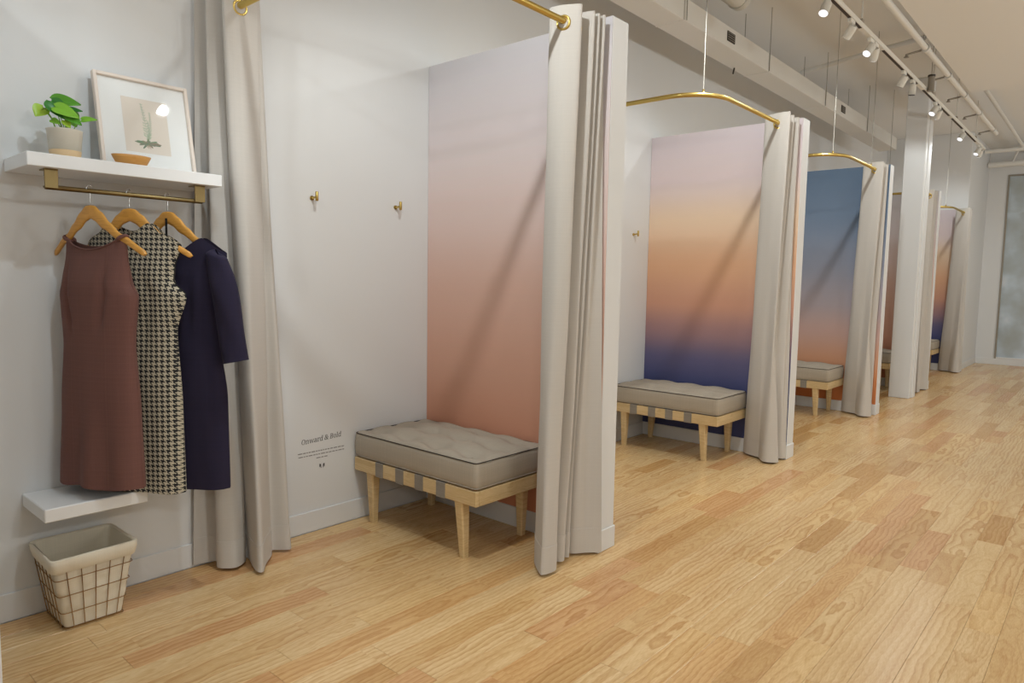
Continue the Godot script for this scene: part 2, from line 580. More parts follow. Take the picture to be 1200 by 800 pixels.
var bench0: Node3D = null
func bench(label: String, z: float) -> void:
	# z: the plane of its front rail
	if bench0 != null:
		var c: Node3D = bench0.duplicate()
		c.name = numbered("bench")
		add_child(c)
		c.position = Vector3(0.455, 0, z - 0.245)
		tag(c, label)
		return
	var L := 0.885
	var D := 0.49
	var t := thing("bench", label, "bench", Vector3(0.455, 0, z - 0.245), 0.0, "upholstered fitting room benches")
	bench0 = t
	var yt := 0.338
	var yb := 0.268
	obj("front_rail", span(Vector3(-L / 2, yb, D / 2 - 0.024), Vector3(L / 2, yt, D / 2), 0.004), M.birch, t)
	obj("back_rail", span(Vector3(-L / 2, yb, -D / 2), Vector3(L / 2, yt, -D / 2 + 0.024), 0.004), M.birch, t)
	obj("side_rail", span(Vector3(L / 2 - 0.024, yb, -D / 2 + 0.024), Vector3(L / 2, yt, D / 2 - 0.024), 0.003), M.birch, t)
	obj("side_rail", span(Vector3(-L / 2, yb, -D / 2 + 0.024), Vector3(-L / 2 + 0.024, yt, D / 2 - 0.024), 0.003), M.birch, t)
	for x in [0.219, 0.376, 0.519, 0.670]:
		var lx: float = x - 0.455
		var st := begin()
		add_box(st, Vector3(lx, (yt + yb) / 2, D / 2 + 0.0005), Vector3(0.06, yt - yb + 0.003, 0.003), 0.001)
		add_box(st, Vector3(lx, yt + 0.001, 0), Vector3(0.06, 0.003, D), 0.001)
		add_box(st, Vector3(lx, (yt + yb) / 2, -D / 2 - 0.0005), Vector3(0.06, yt - yb + 0.003, 0.003), 0.001)
		add_box(st, Vector3(lx, yb - 0.001, D / 2 - 0.012), Vector3(0.06, 0.003, 0.026), 0.001)
		obj("webbing_strap", done(st), M.strap, t)
	for lx in [0.125 - 0.455, 0.775 - 0.455]:
		for s in [1.0, -1.0]:
			var top := Vector3(lx, yb + 0.002, s * (D / 2 - 0.035))
			var foot := Vector3(lx + 0.008 * sign(lx), 0.0, s * (D / 2 - 0.045))
			var rings := []
			for k in 8:
				var f := k / 7.0
				var hw: float = lerp(0.0275, 0.0165, f)
				var c := top.lerp(foot, f)
				var ring := []
				for q in 9:
					var c2: float = hw * 0.72
					var p: Array = [[hw, c2], [c2, hw], [-c2, hw], [-hw, c2], [-hw, -c2], [-c2, -hw], [c2, -hw], [hw, -c2]][q % 8]
					ring.append(c + Vector3(p[0], 0, p[1]))
				rings.append(ring)
			var st := begin()
			add_grid(st, rings)
			for q in 8: tri_out(st, foot, rings[7][q], rings[7][q + 1], top)
			obj("leg", done(st), M.birch, t)
	var cu := obj("cushion", cushion_mesh(L - 0.005, 0.130, D - 0.004, 0.020), M.cushion, t, Vector3(0, yt + 0.003 + 0.065, 0))
	obj("piping", piping_loop(L - 0.004, D - 0.003, 0.058, 0.022), M.piping, cu)
	obj("lower_piping", piping_loop(L - 0.004, D - 0.003, -0.057, 0.022), M.cushion, cu)
	for q in [[1, 1], [1, -1], [-1, 1], [-1, -1]]:
		var cx: float = q[0] * (L / 2 - 0.0085)
		var cz: float = q[1] * (D / 2 - 0.0085)
		obj("corner_seam", tube([Vector3(cx, -0.055, cz), Vector3(cx + q[0] * 0.004, 0.0, cz + q[1] * 0.004), Vector3(cx, 0.056, cz)], 0.0024, 6), M.cushion, cu)
	var st3 := begin(true)
	for ix in 4:
		for iz in 3:
			add_lathe(st3, arr([0.0, 0.006, 0.006, 0.004, 0.009, 0.0]), 12, Vector3(-L / 2 + L * (ix + 0.5) / 4.0, 0.048, -D / 2 + D * (iz + 0.5) / 3.0))
	obj("tufting_buttons", done(st3), M.cushion, cu)

# ------------------------------------------------------------------ dresses
func hanger(label: String, at: Vector3, turn: float) -> Node3D:
	# at: where its hook lies on the rail
	var t := thing("clothes_hanger", label, "hanger", at, turn, "wooden hangers on the brass rail")
	var topk := HANGER_TOP
	var botk := [[0.0, -0.104], [0.02, -0.112], [0.06, -0.142], [0.13, -0.184], [0.235, -0.240]]
	var rings := []
	var n := 60
	for i in n + 1:
		var s := lerpf(-0.228, 0.228, float(i) / n)
		var a: float = abs(s)
		var yt := lut(topk, a)
		var yb := lut(botk, a)
		var e: float = clamp((0.228 - a) / 0.014, 0.0, 1.0)
		var k := sqrt(1.0 - (1.0 - e) * (1.0 - e))
		var mid := (yt + yb) * 0.5
		var hh: float = max((yt - yb) * 0.5 * k, 0.0004)
		var d := 0.0065
		var bow := -0.03 * a * a / 0.055
		var ring := []
		for q in 17:
			var an := TAU * (q % 16) / 16.0
			var ca := cos(an)
			var sa := sin(an)
			var m: float = pow(pow(abs(ca), 4.0) + pow(abs(sa), 4.0), -0.25)
			ring.append(Vector3(s, mid + sa * m * hh, bow + ca * m * d * (0.5 + 0.5 * k)))
		rings.append(ring)
	var st := begin(true)
	add_grid(st, rings)
	obj("wooden_body", done(st), M.hanger_wood, t)
	var path := [Vector3(0, -0.06, 0), Vector3(0, -0.03, 0)]
	for k in 15:
		var a := -PI / 2 + (PI * 1.25) * k / 14.0
		path.append(Vector3(0, -0.002, 0) + Vector3(0, sin(a) * 0.0125, cos(a) * 0.0125))
	obj("hook", tube(path, 0.0020, 8), M.steel, t)
	return t

# one shell of a dress: neck(u) and outline in the hanger's own plane, y up from the floor
func dress_shell(xl: Array, xr: Array, yhem: Callable, ytop: Callable, depth: Array, side: float, fold: Callable, uvs := 1.0) -> ArrayMesh:
	var cols := 44
	var rows := 56
	var P := []
	var UV := []
	for i in rows + 1:
		var r1 := []
		var r2 := []
		for j in cols + 1:
			var u := 2.0 * j / cols - 1.0
			var f := float(i) / rows
			var y: float = lerp(ytop.call(u), yhem.call(u), f)
			var x0 := lut(xl, -y)
			var x1 := lut(xr, -y)
			var x: float = lerp(x0, x1, (u + 1.0) * 0.5)
			var d := lut(depth, -y)
			var z: float = side * d * sqrt(max(0.0, 1.0 - u * u * u * u)) - 0.55 * x * x + fold.call(u, y, side)
			r1.append(Vector3(x, y, z))
			r2.append(Vector2(x + 0.3, -y + side * 0.01) * uvs)
		P.append(r1)
		UV.append(r2)
	# a second, inner layer 1.5 mm inside
	var Q := []
	for r in P:
		var q := []
		for p in r: q.append(p - Vector3(0, 0, side * 0.0018))
		Q.append(q)
	var st := begin(true)
	add_grid(st, P, side < 0.0, UV)
	add_grid(st, Q, side > 0.0, UV)
	st.set_smooth_group(-1)
	add_grid(st, [P[0], Q[0]], side > 0.0, [UV[0], UV[0]])
	add_grid(st, [P[rows], Q[rows]], side < 0.0, [UV[rows], UV[rows]])
	return done(st)

func keys(flat: Array) -> Array:        # y from the top down, as [-y, x]
	var o := []
	for i in range(0, flat.size(), 2): o.append([-flat[i], flat[i + 1]])
	return o

func edge_tube(pts: Array, r: float) -> ArrayMesh:
	return tube(pts, r, 6)

func shelf_corner() -> void:
	# upper shelf with its hanging rail
	var t := thing("wall_shelf", "white floating shelf with brass hanging rail under it, above the dresses", "shelf", Vector3(0, 0, 0), 0.0, "white shelves on the left wall")
	obj("shelf_board", span(Vector3(0.001, 1.613, -1.33), Vector3(0.27, 1.658, -0.68), 0.002), M.shelf, t)
	for z in [-0.757, -1.258]:
		var st := begin()
		add_box(st, Vector3(0.232, 1.581, z), Vector3(0.006, 0.064, 0.04), 0.001)
		add_box(st, Vector3(0.208, 1.611, z), Vector3(0.06, 0.004, 0.04), 0.001)
		add_box(st, Vector3(0.223, 1.553, z), Vector3(0.022, 0.006, 0.04), 0.001)
		obj("bracket", done(st), M.brass, t)
	obj("hanging_rail", tube([Vector3(0.217, 1.553, -0.742), Vector3(0.217, 1.553, -1.273)], 0.0085, 14), M.brass, t)
	var t2 := thing("wall_shelf", "short white floating shelf low on the wall below the brown dress", "shelf", Vector3.ZERO, 0.0, "white shelves on the left wall")
	obj("shelf_board", span(Vector3(0.001, 0.414, -1.023), Vector3(0.266, 0.461, -0.688), 0.003), M.shelf, t2)

	# hangers
	var hooks := [[Vector3(0.217, 1.562, -0.877), 20.0], [Vector3(0.217, 1.562, -1.005), 33.0], [Vector3(0.217, 1.562, -1.141), 24.0]]
	var hl := ["wooden hanger holding the brown sleeveless dress, nearest the camera", "wooden hanger in the middle of the rail, holding the houndstooth dress", "wooden hanger farthest along the rail, holding the navy dress"]
	for i in 3: hanger(hl[i], hooks[i][0], deg_to_rad(hooks[i][1]))

	# brown sleeveless dress
	var b := thing("dress", "plain brown sleeveless sheath dress with pleats at the bust on a wooden hanger", "dress", Vector3(0.217, 0, -0.877), deg_to_rad(20.0), "dresses on the rail under the shelf")
	var bl := keys([1.40, -0.138, 1.33, -0.142, 1.235, -0.158, 1.19, -0.176, 1.02, -0.165, 0.79, -0.190, 0.50, -0.214])
	var br := keys([1.40, 0.150, 1.33, 0.156, 1.235, 0.166, 1.19, 0.188, 1.02, 0.172, 0.79, 0.184, 0.50, 0.190])
	var bd := keys([1.40, 0.006, 1.35, 0.016, 1.22, 0.042, 1.02, 0.038, 0.79, 0.045, 0.50, 0.055])
	var folds := func(u: float, y: float, s: float) -> float:
		var low: float = smoothstep(0.95, 0.5, y)
		var dart: float = smoothstep(1.02, 1.12, y) * smoothstep(1.34, 1.22, y)
		return (0.013 * sin(u * 8.5 + 0.6) * low - s * 0.018 * dart * (exp(-pow((u + 0.58 + (y - 1.18) * 0.9) / 0.07, 2)) + exp(-pow((u - 0.42 - (y - 1.18) * 0.9) / 0.09, 2)))) * (1.0 - u * u)
	var hem_b := func(u: float) -> float: return 0.503 + 0.004 * cos(u * 7.0)
	obj("front", dress_shell(bl, br, hem_b, func(u: float) -> float: return 1.347 + 0.053 * pow(abs(u), 2.2), bd, 1.0, folds), M.brown, b)
	obj("back", dress_shell(bl, br, hem_b, func(u: float) -> float: return 1.362 + 0.038 * pow(abs(u), 2.2), bd, -1.0, folds), M.brown, b)
	var np := []
	for k in 25:
		var u := 2.0 * k / 24.0 - 1.0
		np.append(Vector3(lerp(-0.138, 0.150, (u + 1) / 2), 1.349 + 0.053 * pow(abs(u), 2.2), lut(bd, -(1.347 + 0.05 * u * u)) * sqrt(max(0.0, 1.0 - u * u * u * u)) - 0.55 * pow(lerp(-0.138, 0.150, (u + 1) / 2), 2) + 0.001))
	obj("neckline_binding", edge_tube(np, 0.0034), M.brown, b)
	for s in [-1.0, 1.0]:
		var x0 := -0.126 if s < 0 else 0.137
		obj("shoulder_strap", ring_mesh(Vector3(x0, 1.388, -0.012), Vector3(0.55, 0.83 * -s, 0), 0.017, 0.006, 18), M.brown, b)
		var ap := []
		for k in 15:
			var f := k / 14.0
			var y := lerpf(1.40, 1.20, f)
			var xx := lut(bl if s < 0 else br, -y)
			ap.append(Vector3(xx, y, -0.55 * xx * xx))
		obj("armhole_binding", edge_tube(ap, 0.0022), M.brown, b)

	# houndstooth dress
	var h := thing("dress", "black and cream houndstooth sleeveless dress on the middle hanger", "dress", Vector3(0.217, 0, -1.005), deg_to_rad(33.0), "dresses on the rail under the shelf")
	var hlk := keys([1.46, -0.188, 1.372, -0.188, 1.30, -0.165, 1.24, -0.160, 1.19, -0.2, 1.06, -0.165, 0.80, -0.19, 0.44, -0.21])
	var hrk := keys([1.46, 0.190, 1.362, 0.190, 1.30, 0.166, 1.24, 0.160, 1.19, 0.204, 1.06, 0.168, 0.80, 0.180, 0.44, 0.184])
	var hd := keys([1.46, 0.014, 1.38, 0.018, 1.25, 0.040, 1.06, 0.036, 0.80, 0.045, 0.44, 0.055])
	var hf := func(u: float, y: float, s: float) -> float:
		var low: float = smoothstep(0.95, 0.5, y)
		return (0.010 * sin(u * 6.0 + 2.0) * low - s * 0.008 * smoothstep(0.9, 1.1, y) * smoothstep(1.36, 1.2, y) * exp(-pow((u - 0.45) / 0.12, 2))) * (1.0 - u * u)
	var hem_h := func(u: float) -> float: return 0.466 - 0.016 * u
	var htop := func(u: float) -> float:
		var a: float = abs(u)
		var sh: float = 1.567 + lut(HANGER_TOP, a * 0.189)
		return min(sh, lerp(1.405, 1.452, smoothstep(0.0, 0.46, a)))
	var htop2 := func(u: float) -> float:
		var a: float = abs(u)
		var sh: float = 1.567 + lut(HANGER_TOP, a * 0.189)
		return min(sh, lerp(1.424, 1.452, smoothstep(0.0, 0.46, a)))
	obj("front", dress_shell(hlk, hrk, hem_h, htop, hd, 1.0, hf, 1.0 / 0.0185), M.hound, h)
	obj("back", dress_shell(hlk, hrk, hem_h, htop2, hd, -1.0, hf, 1.0 / 0.0185), M.hound, h)
	for s in [-1.0, 1.0]:
		var ap := []
		for k in 15:
			var f := k / 14.0
			var y := lerpf(1.362, 1.195, f)
			var xx := lut(hlk if s < 0 else hrk, -y)
			ap.append(Vector3(xx, y, -0.55 * xx * xx))
		obj("armhole_binding", edge_tube(ap, 0.003), M.black, h)

	# navy dress with sleeves
	var nv := thing("dress", "plain dark navy dress with elbow-length sleeves on the far hanger beside the curtain", "dress", Vector3(0.217, 0, -1.141), deg_to_rad(24.0), "dresses on the rail under the shelf")
	var nl := keys([1.42, -0.215, 1.34, -0.215, 1.25, -0.20, 1.03, -0.185, 0.80, -0.20, 0.44, -0.21])
	var nr := keys([1.42, 0.236, 1.34, 0.240, 1.25, 0.215, 1.03, 0.205, 0.80, 0.232, 0.44, 0.235])
	var ndp := keys([1.42, 0.014, 1.36, 0.022, 1.22, 0.042, 1.03, 0.038, 0.80, 0.045, 0.44, 0.05])
	var nf := func(u: float, y: float, s: float) -> float:
		return 0.010 * sin(u * 6.5 + 1.0) * smoothstep(1.0, 0.5, y) * (1.0 - u * u) - s * 0.010 * smoothstep(0.95, 1.15, y) * smoothstep(1.36, 1.2, y) * exp(-pow((u - 0.5) / 0.1, 2))
	var hem_n := func(_u: float) -> float: return 0.447
	var ntop := func(u: float) -> float:
		var a: float = abs(u)
		return min(1.568 + lut(HANGER_TOP, a * 0.232), lerp(1.330, 1.415, smoothstep(0.0, 0.78, a)))
	var ntop2 := func(u: float) -> float:
		var a: float = abs(u)
		return min(1.568 + lut(HANGER_TOP, a * 0.232), lerp(1.352, 1.415, smoothstep(0.0, 0.78, a)))
	obj("front", dress_shell(nl, nr, hem_n, ntop, ndp, 1.0, nf), M.navy, nv)
	obj("back", dress_shell(nl, nr, hem_n, ntop2, ndp, -1.0, nf), M.navy, nv)
	for s in [-1.0, 1.0]:
		var rings := []
		for k in 21:
			var f: float = max(0.0, (k - 6) / 14.0)
			var dome: float = sin(PI / 2 * min(1.0, (k + 0.6) / 6.6))
			var c := Vector3(0.222 + 0.076 * pow(f, 0.8), lerpf(1.332, 0.945, f), 0.0)
			if s < 0: c = Vector3(-0.178 - 0.006 * f, c.y, -0.03)
			if k < 6: c.y += 0.020 * cos(PI / 2 * (k + 0.6) / 6.6)
			var w: float = (0.040 if s < 0 else (0.045 + 0.010 * smoothstep(0.0, 0.2, f) - 0.006 * smoothstep(0.3, 1.0, f))) * dome
			var dd: float = lerp(0.030, 0.038, smoothstep(0.0, 0.3, f)) * dome
			var ring := []
			for q in 21:
				var a := TAU * (q % 20) / 20.0
				var tilt: float = (0.022 * f - 0.012) * cos(a) * s
				ring.append(c + Vector3(cos(a) * w, tilt, sin(a) * dd * (1.0 + 0.1 * sin(a * 3.0 + f * 9.0))))
			rings.append(ring)
		var st := begin(true)
		add_grid(st, rings)
		obj("sleeve", done(st), M.navy, nv)
	obj("hanging_loop", span(Vector3(-0.004, 1.405, 0.009), Vector3(0.006, 1.478, 0.011), 0.0006), M.black, nv)
	obj("size_label", box(Vector3(0.03, 0.012, 0.001), 0.0003, Vector3(0.045, 1.345, -0.012)), M.tag_white, nv)

	# picture leaning on the wall
	var pf := thing("picture_frame", "pale wood frame with a botanical print in a wide white mat leaning on the shelf", "picture")
	pf.position = Vector3(0.105, 1.6585, -1.125)
	# local axes: x across (towards -z of the room), y up the lean, z out of the picture
	var lean := atan2(0.075, 0.345)
	var by := Vector3(-sin(lean), cos(lean), 0)
	var bx := Vector3(0, 0, -1)
	pf.transform.basis = Basis(bx, by, bx.cross(by))
	var W := 0.345
	var H := 0.362
	var fw := 0.013
	obj("frame_side", span(Vector3(-W / 2, 0, 0), Vector3(-W / 2 + fw, H, 0.024), 0.002), M.frame_wood, pf)
	obj("frame_side", span(Vector3(W / 2 - fw, 0, 0), Vector3(W / 2, H, 0.024), 0.002), M.frame_wood, pf)
	obj("frame_rail", span(Vector3(-W / 2 + fw, 0, 0), Vector3(W / 2 - fw, fw, 0.024), 0.002), M.frame_wood, pf)
	obj("frame_rail", span(Vector3(-W / 2 + fw, H - fw, 0), Vector3(W / 2 - fw, H, 0.024), 0.002), M.frame_wood, pf)
	obj("mat_board", span(Vector3(-W / 2 + fw, fw, 0.004), Vector3(W / 2 - fw, H - fw, 0.010), 0.0005), M.mat_board, pf)
	var pm := mat(Color.WHITE, 0.9)
	pm.albedo_texture = botanical()
	var q := QuadMesh.new()
	q.size = Vector2(0.165, 0.215)
	obj("botanical_print", q, pm, pf, Vector3(0.002, 0.178, 0.0106))
	var glass := mat(Color(1, 1, 1, 0.06), 0.03)
	glass.metallic_specular = 0.25
	glass.transparency = BaseMaterial3D.TRANSPARENCY_ALPHA
	obj("glass", span(Vector3(-W / 2 + fw, fw, 0.0155), Vector3(W / 2 - fw, H - fw, 0.0175), 0.0004), glass, pf)

	# wooden bowl
	var bw := thing("bowl", "small shallow wooden bowl in front of the framed print", "bowl", Vector3(0.205, 1.6585, -1.022))
	obj("bowl_body", lathe(arr([0.0, 0.0, 0.040, 0.0, 0.047, 0.004, 0.0575, 0.026, 0.0620, 0.036, 0.0595, 0.036, 0.052, 0.018, 0.044, 0.009, 0.0, 0.006]), 40, 0.75, 1.08), M.bowl, bw)

	# plant
	plant()

	# basket
	basket()

func botanical() -> ImageTexture:
	var w := 192
	var hh := 256
	var im := Image.create(w, hh, false, Image.FORMAT_RGB8)
	im.fill(c255(228, 216, 202))
	var r := RandomNumberGenerator.new()
	r.seed = 77
	var blob := func(x: float, y: float, a: float, l: float, wd: float, c: Color) -> void:
		for yy in range(int(y - l), int(y + l) + 1):
			for xx in range(int(x - l), int(x + l) + 1):
				if xx < 0 or yy < 0 or xx >= w or yy >= hh: continue
				var dx := xx - x
				var dy := yy - y
				var p := dx * cos(a) + dy * sin(a)
				var qq := -dx * sin(a) + dy * cos(a)
				if p * p / (l * l) + qq * qq / (wd * wd) < 1.0: im.set_pixel(xx, yy, c)
	var stems := [[Vector2(94, 205), Vector2(80, 22), 1.0], [Vector2(98, 205), Vector2(114, 58), 0.8], [Vector2(96, 205), Vector2(102, 100), 0.6]]
	for s in stems:
		for k in 160:
			var t := k / 159.0
			var p: Vector2 = s[0].lerp(s[1], t) + Vector2(5 * sin(t * 3.0), 0)
			blob.call(p.x, p.y, 0.0, 1.0, 1.0, c255(150, 168, 138))
			if k % 11 == 0 and t > 0.1:
				for e in [-1, 1]:
					var a: float = e * r.randf_range(0.7, 1.15) - PI / 2
					var l := (5.5 * (1.1 - t) + 3.0) * float(s[2])
					blob.call(p.x + cos(a) * l * 1.2, p.y + sin(a) * l * 1.2, a, l, l * 0.24, c255(r.randf_range(128, 156), r.randf_range(156, 176), r.randf_range(126, 144)))
	for k in 15:
		var a := PI + PI * k / 14.0
		var l := 22.0 + 5.0 * sin(k * 2.3)
		var flat := 0.45
		blob.call(96 + cos(a) * l * 1.25, 208 - sin(a) * l * flat * (0.6 if k % 2 == 0 else -0.4), atan2(-sin(a) * flat * (0.6 if k % 2 == 0 else -0.4), cos(a)), l, 4.6, c255(84 + 20 * (k % 3), 112 + 12 * (k % 2), 84))
	for k in 6: blob.call(96 + k * 3 - 8, 220 + k % 3 * 4, 1.2, 7, 1.2, c255(170, 140, 110))
	im.generate_mipmaps()
	return ImageTexture.create_from_image(im)

func leaf_mesh(base: Vector3, tip: Vector3, up: Vector3, width: float, droop: float, cup: float) -> ArrayMesh:
	var ax := tip - base
	var L := ax.length()
	var f := ax / L
	var side := f.cross(up).normalized()
	var nn := side.cross(f).normalized()
	var P := []
	var rows := 14
	var cols := 8
	for i in rows + 1:
		var t := float(i) / rows
		var w: float = width * (pow(sin(PI * pow(t, 0.62)), 0.8)) * (1.0 - 0.25 * t)
		if i == 0: w = width * 0.25
		if i == rows: w = 0.0008
		var row := []
		for j in cols + 1:
			var s := 2.0 * j / cols - 1.0
			var back: float = -0.14 * L * pow(abs(s), 1.5) * (1.0 - t) * (1.0 if t < 0.25 else max(0.0, 1.0 - (t - 0.25) * 3.0))
			row.append(base + f * (L * t + back) + side * s * w + nn * (cup * w * abs(s) - droop * L * t * t + 0.02 * L * sin(s * 5.0 + t * 6.0)))
		P.append(row)
	var st := begin(true)
	add_grid(st, P)
	var Q := []
	for r in P:
		var q := []
		for p in r: q.append(p - nn * 0.0008)
		Q.append(q)
	add_grid(st, Q, true)
	return done(st)

func plant() -> void:
	var t := thing("potted_plant", "green trailing houseplant in a pale pot at the left end of the shelf", "plant", Vector3(0.15, 1.6585, -0.826))
	obj("pot", lathe(arr([0.0, 0.030, 0.0483, 0.030, 0.0545, 0.098, 0.056, 0.102, 0.0535, 0.103, 0.0515, 0.098, 0.049, 0.086, 0.0, 0.086]), 40), M.pot, t)
	obj("pot_base", lathe(arr([0.0, 0.0, 0.0445, 0.0, 0.046, 0.002, 0.0490, 0.0308, 0.0, 0.0308]), 40), M.pot_band, t)
	obj("soil", lathe(arr([0.0, 0.092, 0.03, 0.091, 0.0505, 0.088]), 24), M.soil, t)
	var ga := mat(c255(92, 160, 44), 0.38)
	var gb := mat(c255(136, 196, 58), 0.38)
	var gc := mat(c255(178, 216, 70), 0.4)
	var gd := mat(c255(56, 128, 44), 0.36)
	for g in [ga, gb, gc, gd]:
		g.backlight_enabled = true
		g.backlight = Color(0.12, 0.2, 0.03)
	# camera sees this from +x +z; e = along the picture (to the right), y up, o = out of the shelf
	var e := Vector3(0.37, 0, -0.93)
	var o := Vector3(0.93, 0, 0.37)
	var L := [  # stem foot, leaf base (e, y, o), tip (e, y, o), width, material, droop
		[[-0.02, 0.0], [-0.058, 0.172, 0.0], [-0.082, 0.138, 0.012], 0.026, gc, 0.0],
		[[-0.02, 0.0], [-0.052, 0.170, 0.01], [-0.040, 0.172, 0.03], 0.016, gb, 0.0],
		[[-0.005, 0.0], [-0.030, 0.200, 0.0], [0.052, 0.196, 0.02], 0.026, ga, 0.08],
		[[0.0, 0.01], [-0.034, 0.192, 0.02], [0.006, 0.134, 0.035], 0.028, gd, 0.0],
		[[0.005, 0.01], [-0.020, 0.172, 0.03], [0.050, 0.142, 0.05], 0.024, gb, 0.05],
		[[0.01, 0.0], [0.012, 0.150, 0.03], [0.056, 0.118, 0.05], 0.020, ga, 0.05],
		[[0.02, 0.0], [0.055, 0.142, 0.01], [0.100, 0.148, 0.025], 0.012, gb, 0.10],
		[[0.0, -0.01], [0.010, 0.178, -0.02], [0.055, 0.178, -0.015], 0.012, gd, 0.04],
		[[0.0, 0.012], [-0.034, 0.130, 0.02], [-0.008, 0.116, 0.035], 0.012, gb, 0.0],
		[[0.01, 0.012], [0.004, 0.130, 0.03], [0.022, 0.104, 0.045], 0.013, gc, 0.0],
		[[0.0, -0.02], [0.02, 0.165, -0.03], [0.03, 0.13, -0.075], 0.022, ga, 0.0]]
	for l in L:
		var foot: Vector3 = e * l[0][0] + o * l[0][1] + Vector3(0, 0.088, 0)
		var b: Vector3 = e * l[1][0] + Vector3(0, l[1][1], 0) + o * l[1][2]
		var tp: Vector3 = e * l[2][0] + Vector3(0, l[2][1], 0) + o * l[2][2]
		var mid := foot.lerp(b, 0.5) + Vector3(0, 0.012, 0) + (foot - b) * 0.05
		obj("stem", tube([foot, foot.lerp(mid, 0.6), mid, mid.lerp(b, 0.6), b], 0.0016, 6), gb, t)
		var face: Vector3 = (o + Vector3(0, 0.55, 0)).normalized()
		obj("leaf", leaf_mesh(b, tp, face, l[3] * 1.15, l[5], 0.25), l[4], t)

func basket() -> void:
	var t := thing("basket", "brass wire wastebasket with a cream cloth liner on the floor under the low shelf", "basket")
	# corners: bottom and rim
	var yb := 0.006
	var yt := 0.272
	var bot := [Vector2(0.018, -0.742), Vector2(0.236, -0.742), Vector2(0.236, -0.938), Vector2(0.018, -0.938)]
	var top := [Vector2(0.022, -0.700), Vector2(0.292, -0.694), Vector2(0.276, -0.974), Vector2(0.022, -0.970)]
	var loop := func(f: float, grow: float, r: float, per: int) -> Array:
		var out := []
		var C := []
		for k in 4: C.append(bot[k].lerp(top[k], f))
		var mid: Vector2 = (C[0] + C[1] + C[2] + C[3]) / 4.0
		for k in 4:
			var d: Vector2 = C[k] - mid
			C[k] += Vector2(sign(d.x), sign(d.y)) * grow
		for k in 4:
			var p: Vector2 = C[k]
			var a: Vector2 = (C[(k + 3) % 4] - p).normalized()
			var b: Vector2 = (C[(k + 1) % 4] - p).normalized()
			for i in 5:
				var s := i / 4.0
				out.append((p + a * r).lerp(p, s).lerp(p.lerp(p + b * r, s), s))
			for i in range(1, per): out.append((p + b * r).lerp(C[(k + 1) % 4] - b * r, float(i) / per))
		return out
	for f in [0.0, 0.24, 0.5, 0.74]:
		var pts := []
		for p in loop.call(f, 0.0, 0.02, 4): pts.append(Vector3(p.x, lerp(yb, yt, f), p.y))
		pts.append(pts[0])
		obj("wire_hoop", tube(pts, 0.0016, 6, false), M.wire, t)
	for s in 4:
		for k in 5:
			var f := (k + 0.5) / 5.0
			var b: Vector2 = bot[s].lerp(bot[(s + 1) % 4], lerp(0.06, 0.94, f))
			var p: Vector2 = top[s].lerp(top[(s + 1) % 4], lerp(0.06, 0.94, f))
			var d: Vector2 = (bot[(s + 1) % 4] - bot[s]).normalized()
			var nn := Vector2(d.y, -d.x)
			if nn.dot(b - Vector2(0.127, -0.84)) < 0: nn = -nn
			b += nn * 0.002
			p += nn * 0.002
			obj("wire", tube([Vector3(b.x, yb, b.y), Vector3(lerp(b.x, p.x, 0.86), lerp(yb, yt, 0.86), lerp(b.y, p.y, 0.86))], 0.0016, 6), M.wire, t)
	for k in 4:
		var x := lerpf(0.03, 0.225, (k + 0.5) / 4.0)
		obj("base_wire", tube([Vector3(x, yb, -0.744), Vector3(x, yb, -0.936)], 0.002, 6), M.wire, t)
	# liner: goes up inside the wires, over the rim, with soft wrinkles
	var nz := FastNoiseLite.new()
	nz.seed = 3
	nz.frequency = 16.0
	var P := []
	var rows := 22
	for i in rows + 1:
		var f := float(i) / rows
		var row := []
		var L: Array = loop.call(f, -0.004, 0.02, 14)
		for p in L:
			var w := nz.get_noise_3d(p.x, f * 0.28, p.y)
			var mid := Vector2(0.127, -0.84)
			var q: Vector2 = p + (p - mid).normalized() * w * 0.010 * sin(PI * clamp(f, 0.0, 1.0))
			row.append(Vector3(q.x, lerp(yb + 0.004, yt + 0.004, f), q.y))
		row.append(row[0])
		P.append(row)
	var inn := []
	for i in rows + 1:
		var f := 1.0 - float(i) / rows
		var row := []
		var L: Array = loop.call(f, -0.008, 0.02, 14)
		for p in L: row.append(Vector3(p.x, lerp(yb + 0.008, yt + 0.006, f), p.y))
		row.append(row[0])
		inn.append(row)
	var st := begin(true)
	add_grid(st, P, true)
	add_grid(st, inn, true)
	var c := Vector3(0.127, yb + 0.008, -0.84)
	for j in inn[rows].size() - 1: tri_out(st, c, inn[rows][j], inn[rows][j + 1], c - Vector3(0, 1, 0))
	obj("liner", done(st), M.linen_liner, t)
	var cf := []
	for q in [[0.99, -0.006, 0.008], [1.005, 0.0, 0.012], [1.0, 0.005, 0.009], [0.96, 0.006, 0.0], [0.86, 0.005, 0.0], [0.845, 0.002, 0.0]]:
		var row := []
		for p in loop.call(q[0], q[1], 0.024, 14):
			var w := nz.get_noise_3d(p.x, q[0] * 0.4, p.y) * 0.003
			row.append(Vector3(p.x + w, lerp(yb, yt, q[0]) + q[2], p.y + w))
		row.append(row[0])
		cf.append(row)
	var st2 := begin(true)
	add_grid(st2, cf)
	obj("liner_cuff", done(st2), M.linen_liner, t)

func wall_hook(label: String, z: float) -> void:
	var t := thing("wall_hook", label, "hook", Vector3(0.0, 1.643, z), 0.0, "brass hooks on the fitting room walls")
	obj("wall_plate", tube([Vector3(0.001, 0, 0), Vector3(0.006, 0, 0)], 0.011, 16), M.gold, t)
	obj("peg", tube([Vector3(0.005, 0, 0), Vector3(0.045, 0.003, 0)], 0.0055, 12), M.gold, t)
	obj("upright_bar", tube([Vector3(0.045, -0.016, 0), Vector3(0.045, -0.014, 0), Vector3(0.045, 0.026, 0), Vector3(0.045, 0.028, 0)], [0.005, 0.0075, 0.0075, 0.005], 12), M.gold, t)

